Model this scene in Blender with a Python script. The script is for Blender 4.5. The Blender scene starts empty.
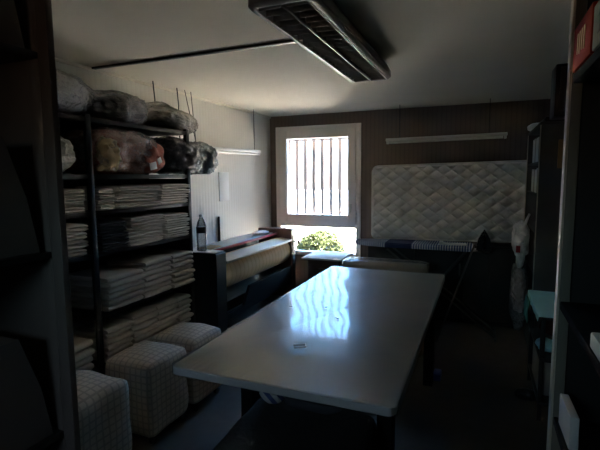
import bpy, bmesh, math, random
from mathutils import Vector, Matrix, noise
random.seed(7)
C = bpy.context.scene.collection
sc = bpy.context.scene
PI = math.pi

# ------------------------------------------------------------------ camera, sky, sun, exposure
def make_camera():
    yaw, pitch, roll = math.radians(22.269), math.radians(6.263), math.radians(0.464)
    f = Vector((-math.sin(yaw)*math.cos(pitch), math.cos(yaw)*math.cos(pitch), -math.sin(pitch)))
    r = Vector((math.cos(yaw), math.sin(yaw), 0))
    d = f.cross(r)
    c, s = math.cos(roll), math.sin(roll)
    r2 = c*r + s*d
    d2 = -s*r + c*d
    cam = bpy.data.cameras.new('camera')
    cam.sensor_width = 36.0
    cam.lens = 442.02/600*36.0
    cam.clip_start = 0.02
    o = bpy.data.objects.new('camera', cam)
    m = Matrix((r2, -d2, -f)).transposed().to_4x4()
    m.translation = (0, 0, 1.65)
    o.matrix_world = m
    C.objects.link(o)
    sc.camera = o
make_camera()

SKY = 1.0
SUN = 200.0
w = bpy.data.worlds.new('sky'); sc.world = w; w.use_nodes = True
nt = w.node_tree; nt.nodes.clear()
tc = nt.nodes.new('ShaderNodeTexCoord')
sx = nt.nodes.new('ShaderNodeSeparateXYZ'); nt.links.new(tc.outputs['Generated'], sx.inputs[0])
cr = nt.nodes.new('ShaderNodeValToRGB'); nt.links.new(sx.outputs['Z'], cr.inputs[0])
e = cr.color_ramp.elements
e[0].position = 0.0; e[0].color = (.85, .82, .79, 1)
e[1].position = 0.90; e[1].color = (2.0, 5.0, 8.0, 1)
x = e.new(0.09); x.color = (1.6, 2.2, 2.8, 1)
x = e.new(0.20); x.color = (2.2, 5.6, 10.0, 1)
x = e.new(0.45); x.color = (2.8, 5.6, 11.0, 1)
bg = nt.nodes.new('ShaderNodeBackground'); nt.links.new(cr.outputs[0], bg.inputs[0]); bg.inputs[1].default_value = SKY
wo = nt.nodes.new('ShaderNodeOutputWorld'); nt.links.new(bg.outputs[0], wo.inputs[0])

sl = bpy.data.lights.new('sun', 'SUN'); sl.energy = SUN; sl.angle = 0.009; sl.color = (1.0, .89, .73)
so = bpy.data.objects.new('sun', sl); C.objects.link(so)
so.rotation_euler = Vector((-0.75, 0.0, -0.66)).to_track_quat('-Z', 'Y').to_euler()

pl = bpy.data.lights.new('window_daylight_portal', 'AREA'); pl.shape = 'RECTANGLE'; pl.size = 1.15; pl.size_y = 1.75
pl.cycles.is_portal = True
po = bpy.data.objects.new('window_daylight_portal', pl); C.objects.link(po)
po.location = (-1.995, 5.78, 1.43); po.rotation_euler = (-PI/2, 0, 0)

p2 = bpy.data.lights.new('fill_window_portal', 'AREA'); p2.shape = 'RECTANGLE'; p2.size = .8; p2.size_y = .5  # sampling portal for the added fill window
p2.cycles.is_portal = True
po = bpy.data.objects.new('fill_window_portal', p2); C.objects.link(po)
po.location = (-.75, -1.41, 1.95); po.rotation_euler = (PI/2, 0, 0)

sc.view_settings.view_transform = 'Standard'
sc.view_settings.look = 'None'
sc.view_settings.exposure = 1.0
sc.view_settings.gamma = 1.0
sc.view_settings.use_curve_mapping = False
sc.cycles.max_bounces = 10
sc.cycles.diffuse_bounces = 6
sc.cycles.transparent_max_bounces = 16

# ------------------------------------------------------------------ materials
def lin(v):
    v /= 255.0
    return v/12.92 if v <= .04045 else ((v+.055)/1.055)**2.4
def rgb(r, g, b): return (lin(r), lin(g), lin(b), 1)

def mat(name, col, rough=.7, spec=.4, metal=0, noise_amt=0.12, noise_scale=6, bump=0, bump_scale=60, stretch=None, coat=0):
    m = bpy.data.materials.new(name); m.use_nodes = True
    nt = m.node_tree; p = nt.nodes['Principled BSDF']
    p.inputs['Roughness'].default_value = rough
    p.inputs['Metallic'].default_value = metal
    p.inputs['Specular IOR Level'].default_value = spec
    p.inputs['Coat Weight'].default_value = coat
    t = nt.nodes.new('ShaderNodeTexCoord')
    src = t.outputs['Object']
    if stretch:
        mp = nt.nodes.new('ShaderNodeMapping'); mp.inputs['Scale'].default_value = stretch
        nt.links.new(src, mp.inputs[0]); src = mp.outputs[0]
    n = nt.nodes.new('ShaderNodeTexNoise'); n.inputs['Scale'].default_value = noise_scale; n.inputs['Detail'].default_value = 4
    nt.links.new(src, n.inputs['Vector'])
    mx = nt.nodes.new('ShaderNodeMix'); mx.data_type = 'RGBA'
    mx.inputs[6].default_value = tuple(c*(1-noise_amt) for c in col[:3])+(1,)
    mx.inputs[7].default_value = tuple(min(1, c*(1+noise_amt)) for c in col[:3])+(1,)
    nt.links.new(n.outputs[0], mx.inputs[0]); nt.links.new(mx.outputs[2], p.inputs['Base Color'])
    if bump:
        n2 = nt.nodes.new('ShaderNodeTexNoise'); n2.inputs['Scale'].default_value = bump_scale; n2.inputs['Detail'].default_value = 3
        nt.links.new(src, n2.inputs['Vector'])
        b = nt.nodes.new('ShaderNodeBump'); b.inputs['Strength'].default_value = bump; b.inputs['Distance'].default_value = .01
        nt.links.new(n2.outputs[0], b.inputs['Height']); nt.links.new(b.outputs[0], p.inputs['Normal'])
    return m

def wave_mat(name, col, col2, axis, scale, rough=.7, bump=.3, sharp=False, spec=.3, noise_amt=.35):
    """two-tone bands along one axis (panelled wall, striped cloth)"""
    m = bpy.data.materials.new(name); m.use_nodes = True
    nt = m.node_tree; p = nt.nodes['Principled BSDF']; p.inputs['Roughness'].default_value = rough
    p.inputs['Specular IOR Level'].default_value = spec
    t = nt.nodes.new('ShaderNodeTexCoord')
    wv = nt.nodes.new('ShaderNodeTexWave'); wv.wave_type = 'BANDS'; wv.bands_direction = axis; wv.inputs['Scale'].default_value = scale
    wv.inputs['Distortion'].default_value = 0.0
    nt.links.new(t.outputs['Object'], wv.inputs['Vector'])
    n = nt.nodes.new('ShaderNodeTexNoise'); n.inputs['Scale'].default_value = 3; n.inputs['Detail'].default_value = 5
    nt.links.new(t.outputs['Object'], n.inputs['Vector'])
    rp = nt.nodes.new('ShaderNodeValToRGB'); nt.links.new(wv.outputs[1], rp.inputs[0])
    if sharp: rp.color_ramp.interpolation = 'CONSTANT'; rp.color_ramp.elements[1].position = .5
    else: rp.color_ramp.elements[0].position = .0; rp.color_ramp.elements[1].position = .25
    rp.color_ramp.elements[0].color = col2; rp.color_ramp.elements[1].color = col
    mx = nt.nodes.new('ShaderNodeMix'); mx.data_type = 'RGBA'; mx.blend_type = 'MULTIPLY'
    mx.inputs[0].default_value = noise_amt
    nt.links.new(rp.outputs[0], mx.inputs[6]); nt.links.new(n.outputs[0], mx.inputs[7]); nt.links.new(mx.outputs[2], p.inputs['Base Color'])
    if bump:
        b = nt.nodes.new('ShaderNodeBump'); b.inputs['Strength'].default_value = bump; b.inputs['Distance'].default_value = .004
        nt.links.new(wv.outputs[1], b.inputs['Height']); nt.links.new(b.outputs[0], p.inputs['Normal'])
    return m

def film_mat(name, tint=(1, 1, 1, 1), gloss=.0, bump=.4, scale=12, rough=.08, stretch=(1, 1, 1), milky=0.0, haze=0.0, dist=.01):
    """clear plastic film: lets light through, reflects by angle, with crinkles"""
    m = bpy.data.materials.new(name); m.use_nodes = True
    nt = m.node_tree; nt.nodes.clear()
    out = nt.nodes.new('ShaderNodeOutputMaterial')
    tr = nt.nodes.new('ShaderNodeBsdfTransparent'); tr.inputs[0].default_value = tint
    gl = nt.nodes.new('ShaderNodeBsdfGlossy'); gl.inputs['Roughness'].default_value = rough
    fr = nt.nodes.new('ShaderNodeFresnel'); fr.inputs[0].default_value = 1.5
    t = nt.nodes.new('ShaderNodeTexCoord'); mp = nt.nodes.new('ShaderNodeMapping'); mp.inputs['Scale'].default_value = stretch
    nt.links.new(t.outputs['Object'], mp.inputs[0])
    n = nt.nodes.new('ShaderNodeTexNoise'); n.inputs['Scale'].default_value = scale; n.inputs['Detail'].default_value = 3; n.inputs['Distortion'].default_value = .6
    nt.links.new(mp.outputs[0], n.inputs['Vector'])
    b = nt.nodes.new('ShaderNodeBump'); b.inputs['Strength'].default_value = bump; b.inputs['Distance'].default_value = dist
    nt.links.new(n.outputs[0], b.inputs['Height'])
    nt.links.new(b.outputs[0], gl.inputs['Normal']); nt.links.new(b.outputs[0], fr.inputs['Normal'])
    ad = nt.nodes.new('ShaderNodeMath'); ad.operation = 'ADD'; ad.use_clamp = True; ad.inputs[1].default_value = gloss
    nt.links.new(fr.outputs[0], ad.inputs[0])
    mx = nt.nodes.new('ShaderNodeMixShader'); nt.links.new(ad.outputs[0], mx.inputs[0])
    refl = gl
    if haze:
        g2 = nt.nodes.new('ShaderNodeBsdfGlossy'); g2.inputs['Roughness'].default_value = .36
        nt.links.new(b.outputs[0], g2.inputs['Normal'])
        refl = nt.nodes.new('ShaderNodeMixShader'); refl.inputs[0].default_value = haze
        nt.links.new(gl.outputs[0], refl.inputs[1]); nt.links.new(g2.outputs[0], refl.inputs[2])
    nt.links.new(tr.outputs[0], mx.inputs[1]); nt.links.new(refl.outputs[0], mx.inputs[2])
    last = mx
    if milky:
        df = nt.nodes.new('ShaderNodeBsdfDiffuse'); df.inputs[0].default_value = (.75, .75, .75, 1)
        m2 = nt.nodes.new('ShaderNodeMixShader'); m2.inputs[0].default_value = milky
        nt.links.new(mx.outputs[0], m2.inputs[1]); nt.links.new(df.outputs[0], m2.inputs[2]); last = m2
    nt.links.new(last.outputs[0], out.inputs[0])
    return m

def grid_mat(name, col, line, cell, width=.16, rough=.85):
    """woven check cover: darker lines every cell metres in all three directions"""
    m = bpy.data.materials.new(name); m.use_nodes = True
    nt = m.node_tree; p = nt.nodes['Principled BSDF']; p.inputs['Roughness'].default_value = rough
    p.inputs['Specular IOR Level'].default_value = .2
    t = nt.nodes.new('ShaderNodeTexCoord')
    s = nt.nodes.new('ShaderNodeSeparateXYZ'); nt.links.new(t.outputs['Object'], s.inputs[0])
    g = nt.nodes.new('ShaderNodeNewGeometry'); sn = nt.nodes.new('ShaderNodeSeparateXYZ'); nt.links.new(g.outputs['Normal'], sn.inputs[0])
    prev = None
    for i in range(3):
        a = nt.nodes.new('ShaderNodeMath'); a.operation = 'MULTIPLY_ADD'; a.inputs[1].default_value = 1/cell; a.inputs[2].default_value = 100.3
        nt.links.new(s.outputs[i], a.inputs[0])
        f = nt.nodes.new('ShaderNodeMath'); f.operation = 'FRACT'; nt.links.new(a.outputs[0], f.inputs[0])
        l = nt.nodes.new('ShaderNodeMath'); l.operation = 'LESS_THAN'; l.inputs[1].default_value = width; nt.links.new(f.outputs[0], l.inputs[0])
        ab = nt.nodes.new('ShaderNodeMath'); ab.operation = 'ABSOLUTE'; nt.links.new(sn.outputs[i], ab.inputs[0])
        k = nt.nodes.new('ShaderNodeMath'); k.operation = 'LESS_THAN'; k.inputs[1].default_value = .7; nt.links.new(ab.outputs[0], k.inputs[0])
        q = nt.nodes.new('ShaderNodeMath'); q.operation = 'MULTIPLY'; nt.links.new(l.outputs[0], q.inputs[0]); nt.links.new(k.outputs[0], q.inputs[1])
        if prev is not None:
            z = nt.nodes.new('ShaderNodeMath'); z.operation = 'MAXIMUM'; nt.links.new(prev, z.inputs[0]); nt.links.new(q.outputs[0], z.inputs[1]); prev = z.outputs[0]
        else: prev = q.outputs[0]
    mx = nt.nodes.new('ShaderNodeMix'); mx.data_type = 'RGBA'; mx.inputs[6].default_value = col; mx.inputs[7].default_value = line
    nt.links.new(prev, mx.inputs[0]); nt.links.new(mx.outputs[2], p.inputs['Base Color'])
    return m

def G(v): return (v, v, v, 1)
M = {}
M['wall_left'] = wave_mat('beige_panelling', (.62, .585, .51, 1), (.588, .553, .480, 1), 'Y', 6.0, .6, .2, noise_amt=.12)
M['wall_back'] = wave_mat('brown_panelling', (.19, .143, .118, 1), (.165, .122, .10, 1), 'X', 6.0, .65, .15, noise_amt=.3)
M['wall_dark'] = mat('grey_paint', (.12, .115, .11, 1), .8)
M['ceiling'] = mat('ceiling_plaster', (.66, .61, .51, 1), .85, noise_amt=.10, noise_scale=1.6, bump=.1)
M['floor'] = mat('dark_floor_vinyl', (.082, .066, .054, 1), .6, .25, noise_amt=.25, noise_scale=14)
M['trim'] = mat('cream_trim', (.62, .56, .45, 1), .5)
M['pvc'] = mat('white_pvc', (.84, .79, .76, 1), .35, noise_amt=.03)
M['metal_bar'] = mat('grey_bar_paint', (.15, .13, .125, 1), .6)
M['dark_metal'] = mat('dark_enamel', (.016, .016, .016, 1), .5)
M['mid_metal'] = mat('grey_enamel', (.125, .105, .095, 1), .45)
M['leg_metal'] = mat('dull_grey_tube', (.07, .068, .065, 1), .6)
M['louvre'] = mat('dull_louvre', (.15, .14, .125, 1), .7, .2)
M['housing'] = mat('fitting_housing', (.22, .20, .175, 1), .5)
M['chrome'] = mat('chrome', (.6, .6, .6, 1), .2, metal=1)
M['linen'] = mat('white_linen', (.90, .84, .78, 1), .9, .2, noise_amt=.08, noise_scale=9, bump=.25, bump_scale=70)
M['linen_cool'] = mat('grey_linen', (.86, .80, .74, 1), .9, .2, noise_amt=.08, noise_scale=9, bump=.25, bump_scale=70)
M['linen_shade'] = mat('shaded_linen', (.10, .10, .105, 1), .9, .2, noise_amt=.12, noise_scale=9, bump=.25, bump_scale=70)  # linen darkened to paint in the shadow on the shelf
M['bin_cover'] = grid_mat('checked_cover', (.72, .65, .56, 1), (.52, .47, .40, 1), .042, width=.25)
M['board'] = mat('laminate_board', (.60, .60, .60, 1), .40, .7, noise_amt=.06, noise_scale=5, bump=.05, stretch=(1, 6, 1))
M['film'] = film_mat('table_film', bump=.10, scale=4.0, rough=.10, stretch=(1.0, .55, 1), gloss=.09, haze=.60)
M['bagfilm'] = film_mat('bag_film', bump=1.0, scale=16, rough=.17, gloss=.14, milky=.16, dist=.05)
M['bagclear'] = film_mat('clear_bag_film', bump=1.0, scale=18, rough=.17, gloss=.15, milky=.26, dist=.05)
M['thinwrap'] = film_mat('thin_wrap', bump=.8, scale=12, rough=.25, gloss=0, milky=.04, dist=.04)
M['glass'] = film_mat('window_glass', bump=0.0, rough=.0)
M['bottleplastic'] = film_mat('bottle_plastic', bump=.1, rough=.05, gloss=.06, milky=.25)
M['duvet_grey'] = mat('grey_duvet', (.30, .29, .29, 1), .9, bump=.4, bump_scale=18)
M['duvet_beige'] = mat('beige_duvet', (.55, .47, .38, 1), .9, bump=.4, bump_scale=18)
M['duvet_dark'] = mat('dark_duvet', (.05, .055, .065, 1), .9, bump=.4, bump_scale=18)
M['duvet_blue'] = mat('slate_duvet', (.15, .155, .18, 1), .9, bump=.4, bump_scale=18)
M['orange'] = mat('orange_cloth', (.40, .10, .04, 1), .8, bump=.3)
M['rust'] = mat('rust_cloth', (.28, .06, .03, 1), .8, bump=.3)
M['tan'] = mat('tan_cloth', (.42, .27, .13, 1), .8, bump=.3)
M['paper'] = mat('white_paper', (.80, .80, .80, 1), .7, noise_amt=.02)
M['cream_pad'] = wave_mat('padded_roller_cloth', (.95, .72, .42, 1), (.84, .61, .34, 1), 'Y', 4.2, .9, .4, noise_amt=.15)
M['cream_board'] = mat('cream_board', (.92, .86, .74, 1), .45, noise_amt=.03)
M['red_bar'] = mat('red_plastic', (.35, .02, .03, 1), .4)
M['brown_red'] = mat('red_brown_enamel', (.17, .075, .06, 1), .45)
M['steel_blue'] = mat('brushed_steel', (.45, .47, .50, 1), .30, metal=.8)
M['wood_dark'] = mat('dark_wood', (.10, .062, .04, 1), .5, noise_scale=5, stretch=(1, 1, 9), noise_amt=.3)
M['mattress'] = mat('mattress_ticking', (.68, .66, .65, 1), .85, .2, noise_amt=.04, bump=.2, bump_scale=140)
M['piping'] = mat('mattress_piping', (.66, .64, .60, 1), .8)
M['cardboard'] = mat('brown_cardboard', (.30, .23, .17, 1), .75, noise_scale=8)
M['dark_cloth'] = mat('black_cloth', (.030, .029, .028, 1), .9, bump=.4, bump_scale=25)
M['cyan'] = mat('cyan_cloth', (.36, .78, .97, 1), .8, bump=.25, bump_scale=90)
M['teal'] = mat('teal_fringe', (.06, .26, .24, 1), .8)
M['whitebag'] = mat('white_plastic_bag', (.86, .84, .84, 1), .35, bump=.6, bump_scale=14)
M['red'] = mat('red_print', (.45, .03, .04, 1), .6)
M['notice'] = mat('notice_paper', (.66, .64, .60, 1), .8)
M['redbox'] = mat('red_card', (.30, .024, .012, 1), .85, .08)
M['yellow'] = mat('yellow_print', (.65, .35, .12, 1), .5)
M['grey_card'] = mat('grey_card', (.26, .25, .23, 1), .85, .1)
M['white_card'] = mat('white_card', (.55, .56, .55, 1), .6)
M['pale_edge'] = mat('pale_edge', (.50, .45, .36, 1), .5)
M['olive'] = mat('olive_grey_paint', (.17, .16, .13, 1), .6)
M['black'] = mat('black_plastic', (.010, .010, .011, 1), .35)
M['shelf_black'] = mat('matt_black_shelf', (.012, .012, .012, 1), .95, .05)
M['blue'] = mat('blue_plastic', (.03, .07, .30, 1), .4)
M['leaf'] = mat('leaf', (.026, .034, .016, 1), .9, .02, noise_amt=.5, noise_scale=3)
M['stem'] = mat('stem', (.10, .07, .04, 1), .8)
M['outwall'] = mat('white_render', (.80, .78, .74, 1), .9)
M['ground'] = mat('pale_paving', (.62, .58, .52, 1), .9)
M['light_metal'] = mat('white_lacquer', (.62, .61, .58, 1), .35)
M['tube'] = mat('unlit_lamp_glass', (.68, .68, .66, 1), .25)

# ------------------------------------------------------------------ mesh helpers
def rotm(rx=0, ry=0, rz=0):
    return Matrix.Rotation(rz, 4, 'Z') @ Matrix.Rotation(ry, 4, 'Y') @ Matrix.Rotation(rx, 4, 'X')
def merge(bm, t, mtx=None):
    me = bpy.data.meshes.new('tmp'); t.to_mesh(me); t.free()
    if mtx is not None: me.transform(mtx)
    bm.from_mesh(me); bpy.data.meshes.remove(me)
def box(bm, c, s, bev=0, seg=2, rot=None):
    t = bmesh.new(); bmesh.ops.create_cube(t, size=1)
    for v in t.verts: v.co = Vector((v.co.x*s[0], v.co.y*s[1], v.co.z*s[2]))
    if bev: bmesh.ops.bevel(t, geom=t.edges[:], offset=min(bev, min(s)*.49), segments=seg, affect='EDGES', profile=.5)
    m = Matrix.Translation(c)
    if rot is not None: m = m @ rot
    merge(bm, t, m); return bm
def bx(x0, x1, y0, y1, z0, z1, bev=0, bm=None, seg=2):
    return box(bm if bm is not None else bmesh.new(), ((x0+x1)/2, (y0+y1)/2, (z0+z1)/2), (x1-x0, y1-y0, z1-z0), bev, seg)
def cyl(bm, p0, p1, r0, r1=None, n=16):
    r1 = r0 if r1 is None else r1
    p0, p1 = Vector(p0), Vector(p1); d = p1-p0
    t = bmesh.new(); bmesh.ops.create_cone(t, cap_ends=True, segments=n, radius1=r0, radius2=r1, depth=d.length)
    merge(bm, t, Matrix.Translation((p0+p1)/2) @ d.to_track_quat('Z', 'Y').to_matrix().to_4x4()); return bm
def tube(bm, pts, r, n=8):
    pts = [Vector(p) for p in pts]; rings = []
    for i, p in enumerate(pts):
        d = (pts[min(i+1, len(pts)-1)]-pts[max(i-1, 0)]).normalized()
        a = d.cross(Vector((0, 0, 1)) if abs(d.z) < .9 else Vector((1, 0, 0))).normalized(); b = d.cross(a)
        rr = r[i] if isinstance(r, (list, tuple)) else r
        rings.append([bm.verts.new(p+(a*math.cos(2*PI*k/n)+b*math.sin(2*PI*k/n))*rr) for k in range(n)])
    for i in range(len(rings)-1):
        for k in range(n):
            bm.faces.new((rings[i][k], rings[i][(k+1) % n], rings[i+1][(k+1) % n], rings[i+1][k]))
    bm.faces.new(rings[0][::-1]); bm.faces.new(rings[-1]); return bm
def lathe(bm, prof, c, n=24):
    rings = []
    for r, z in prof:
        rings.append([bm.verts.new((c[0]+r*math.cos(2*PI*k/n), c[1]+r*math.sin(2*PI*k/n), c[2]+z)) for k in range(n)])
    for i in range(len(rings)-1):
        for k in range(n): bm.faces.new((rings[i][k], rings[i][(k+1) % n], rings[i+1][(k+1) % n], rings[i+1][k]))
    bm.faces.new(rings[0][::-1]); bm.faces.new(rings[-1]); return bm
def prism(bm, poly, y0, y1, axis='Y'):
    """polygon given in the plane across axis, extruded along it"""
    def P(a, b, t): return {'Y': (a, t, b), 'X': (t, a, b), 'Z': (a, b, t)}[axis]
    v0 = [bm.verts.new(P(a, b, y0)) for a, b in poly]; v1 = [bm.verts.new(P(a, b, y1)) for a, b in poly]
    n = len(poly)
    for i in range(n): bm.faces.new((v0[i], v0[(i+1) % n], v1[(i+1) % n], v1[i]))
    bm.faces.new(v0[::-1]); bm.faces.new(v1)
    bmesh.ops.recalc_face_normals(bm, faces=bm.faces[:]); return bm
def blob(bm, c, r, seed=0, amp=.12, freq=3.0, ex=2.6, sub=5, ridge=0.0, flat=True, rot=None, crink=0.0):
    """soft lump: superellipsoid with creases; flat bottom when asked"""
    t = bmesh.new(); bmesh.ops.create_icosphere(t, subdivisions=sub, radius=1)
    off = Vector((seed*3.17, seed*1.31, seed*7.7))
    for v in t.verts:
        d = v.co.normalized()
        k = (abs(d.x)**ex+abs(d.y)**ex+abs(d.z)**ex)**(-1/ex)
        p = Vector((d.x*k*r[0], d.y*k*r[1], d.z*k*r[2]))
        q = p*freq/max(r)*.5+off
        nz = noise.noise(q*1.3)*amp + noise.noise(q*3.1)*amp*.45
        if ridge: nz += ridge*(1-abs(noise.noise(q*2.2+Vector((5, 2, 1))))*2.5)*.5
        if crink:
            wq = q*2.0+Vector((noise.noise(q*2), noise.noise(q*2+Vector((9, 0, 0))), 0))*1.2
            nz += crink*(abs(noise.noise(wq*2.0))*1.3+abs(noise.noise(wq*4.5))*.7-.35)
        p *= 1+nz
        if flat: p.z = max(p.z, -r[2])
        v.co = p
    m = Matrix.Translation(c)
    if rot is not None: m = m @ rot
    merge(bm, t, m); return bm

def rootof(o):
    while o.parent: o = o.parent
    return o
def tag(o, label=None, cat=None, group=None, kind=None):
    if label: o['label'] = label
    if cat: o['category'] = cat
    if group: o['group'] = group
    if kind: o['kind'] = kind
    return o
def obj(name, bm, m, parent=None, smooth=True, ang=40):
    me = bpy.data.meshes.new(name)
    if parent is not None: base = Vector(rootof(parent).location)
    else:
        xs = [v.co for v in bm.verts]
        base = Vector(((min(v.x for v in xs)+max(v.x for v in xs))/2, (min(v.y for v in xs)+max(v.y for v in xs))/2, min(v.z for v in xs)))
    bmesh.ops.translate(bm, verts=bm.verts[:], vec=-base)
    bm.to_mesh(me); bm.free()
    if smooth:
        for p in me.polygons: p.use_smooth = True
        me.set_sharp_from_angle(angle=math.radians(ang))
    me.materials.append(m)
    o = bpy.data.objects.new(name, me); C.objects.link(o)
    if parent is not None: o.parent = parent
    else: o.location = base
    return o
def thing(name, label, cat, loc, group=None):
    o = bpy.data.objects.new(name, None); C.objects.link(o); o.location = loc; o.empty_display_size = .1
    return tag(o, label, cat, group)
def struct(name, bm, m, parent=None):
    o = obj(name, bm, m, parent)
    if parent is None: o['kind'] = 'structure'
    return o

# ------------------------------------------------------------------ room
XL, YB, H, XR, YF = -2.667, 5.47, 2.45, .82, -1.2
WX0, WX1, WZ0, WZ1 = -2.577, -1.405, .60, 2.305
struct('floor', bx(XL-.25, XR+.2, YF-.2, YB+.28, -.12, 0), M['floor'])
struct('ceiling', bx(XL-.25, XR+.2, YF-.2, YB+.28, H, H+.2), M['ceiling'])
struct('wall_left', bx(XL-.25, XL, YF-.2, YB+.28, 0, H), M['wall_left'])
struct('wall_right', bx(XR, XR+.2, YF-.2, YB+.28, 0, H), M['wall_dark'])
FX0, FX1, FZ0, FZ1 = -1.15, -.35, 1.70, 2.20
b = bmesh.new()
bx(XL, FX0, YF-.2, YF, 0, H, bm=b); bx(FX1, XR, YF-.2, YF, 0, H, bm=b); bx(FX0, FX1, YF-.2, YF, 0, FZ0, bm=b); bx(FX0, FX1, YF-.2, YF, FZ1, H, bm=b)
struct('wall_front', b, M['wall_dark'])
b = bmesh.new()
bx(XL, WX0, YB, YB+.28, 0, H, bm=b); bx(WX1, XR, YB, YB+.28, 0, H, bm=b)
bx(WX0, WX1, YB, YB+.28, 0, WZ0, bm=b); bx(WX0, WX1, YB, YB+.28, WZ1, H, bm=b)
struct('wall_back', b, M['wall_back'])
struct('trim_left', bx(XL, XL+.018, YF, YB, H-.022, H, .004), M['trim'])
struct('baseboard_back', bx(-1.2, XR, YB-.015, YB, 0, .08, .003), M['wood_dark'])

# window: fixed frame, opening sash above, fixed light below
wn = bpy.data.objects.new('window_1', None); C.objects.link(wn); wn.location = ((WX0+WX1)/2, YB, WZ0); wn['kind'] = 'structure'
def ring(b, x0, x1, z0, z1, t, y0, y1, bev=.006, tb=None):
    tb = t if tb is None else tb
    bx(x0, x0+t, y0, y1, z0, z1, bev, b); bx(x1-t, x1, y0, y1, z0, z1, bev, b)
    bx(x0+t, x1-t, y0, y1, z0, z0+tb, bev, b); bx(x0+t, x1-t, y0, y1, z1-t, z1, bev, b)
    return b
b = ring(bmesh.new(), WX0, WX1, WZ0, WZ1, .062, YB-.02, YB+.07, tb=.05)
bx(WX0+.06, WX1-.06, YB-.02, YB+.07, .985, 1.05, .006, b)
obj('window_frame', b, M['pvc'], wn)
obj('window_sash', ring(bmesh.new(), WX0+.062, WX1-.062, 1.045, WZ1-.06, (.102), YB-.035, YB+.05), M['pvc'], wn)
obj('window_pane', bx(WX0+.14, WX1-.14, YB+.012, YB+.018, 1.12, 2.17), M['glass'], wn)
obj('window_pane', bx(WX0+.06, WX1-.06, YB+.022, YB+.028, .64, .99), M['glass'], wn)
b = bx(-1.535, -1.510, YB-.055, YB-.035, 1.235, 1.30, .005)
bx(-1.532, -1.513, YB-.075, YB-.058, 1.19, 1.295, .005, b); cyl(b, (-1.522, YB-.04, 1.285), (-1.522, YB-.07, 1.285), .008)
obj('window_handle', b, M['light_metal'], wn)
struct('window_sill', bx(WX0-.02, WX1+.02, YB+.07, YB+.34, WZ0-.03, WZ0, .005), M['outwall'])['kind'] = 'structure'

# small high window behind the viewer, added to give weak fill light
w2 = bpy.data.objects.new('fill_window', None); C.objects.link(w2); w2.location = ((FX0+FX1)/2, YF, FZ0); w2['kind'] = 'structure'
obj('window_frame', ring(bmesh.new(), FX0, FX1, FZ0, FZ1, .05, YF-.12, YF+.01), M['pvc'], w2)
obj('window_pane', bx(FX0+.045, FX1-.045, YF-.06, YF-.054, FZ0+.045, FZ1-.045), film_mat('fill_tint_glass', tint=(1.0, .82, .66, 1), bump=0, rough=0), w2)  # pane tinted to warm the added fill light

# outside
gr = thing('window_grille', 'grey vertical bar grille fixed outside the window', 'window bars', (-2.0, YB+.17, 1.05))
for i in range(7):
    xx = -2.462+.1215*i
    obj('bar', bx(xx-.021, xx+.021, YB+.155, YB+.175, 1.03, 2.20, .003), M['metal_bar'], gr)
b = bx(WX0, WX1, YB+.155, YB+.185, 2.125, 2.147, .002)
obj('rail', b, M['metal_bar'], gr)
obj('rail', bx(WX0, WX1, YB+.155, YB+.185, 1.02, 1.045, .002), M['metal_bar'], gr)
struct('terrace', bx(-26, 22, YB+.28, 40, -.35, -.15), M['ground'])
struct('garden_wall', bx(-26, 22, 15, 15.25, -.15, 1.15), M['outwall'])
sh = thing('shrub', 'sunlit green shrub seen through the lower window pane', 'bush', (-3.1, 8.6, -.15))
lf = bmesh.new()
for i in range(3200):
    a = random.uniform(0, 2*PI); u = random.random()**.5; h = random.random()
    px = -3.1+math.cos(a)*u*.56; py = 8.6+math.sin(a)*u*.4
    top = .50*(1-(abs(px+3.05)/.62)**2.2)+.06*noise.noise(Vector((px*5, py*5, 0)))
    pz = -.08+h*max(.08, top+.08)
    s = random.uniform(.03, .07); R = rotm(random.uniform(-1, 1), random.uniform(-1, 1), random.uniform(0, 6.3))
    vs = [lf.verts.new(Vector((px, py, pz))+R.to_3x3()@Vector(q)*s) for q in ((-1, 0, 0), (-.2, -.45, .1), (1, 0, 0), (-.2, .45, .1))]
    lf.faces.new(vs)
obj('foliage', lf, M['leaf'], sh, smooth=False)
b = bmesh.new()
for i in range(9):
    a = i*.7; tube(b, [(-3.1+.03*math.cos(a), 8.6+.03*math.sin(a), -.15), (-3.1+.2*math.cos(a), 8.6+.15*math.sin(a), .05), (-3.1+.4*math.cos(a), 8.6+.28*math.sin(a), .2)], [.012, .008, .004], 6)
obj('stem', b, M['stem'], sh)

# ceiling cable duct
tag(obj('cable_duct', box(bmesh.new(), (-1.78, 2.50, H-.007), (1.72, .032, .014), .003, rot=rotm(rz=-.005)), M['dark_metal']), 'thin dark cable duct running across the ceiling to the light fitting', 'cable duct')

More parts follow.
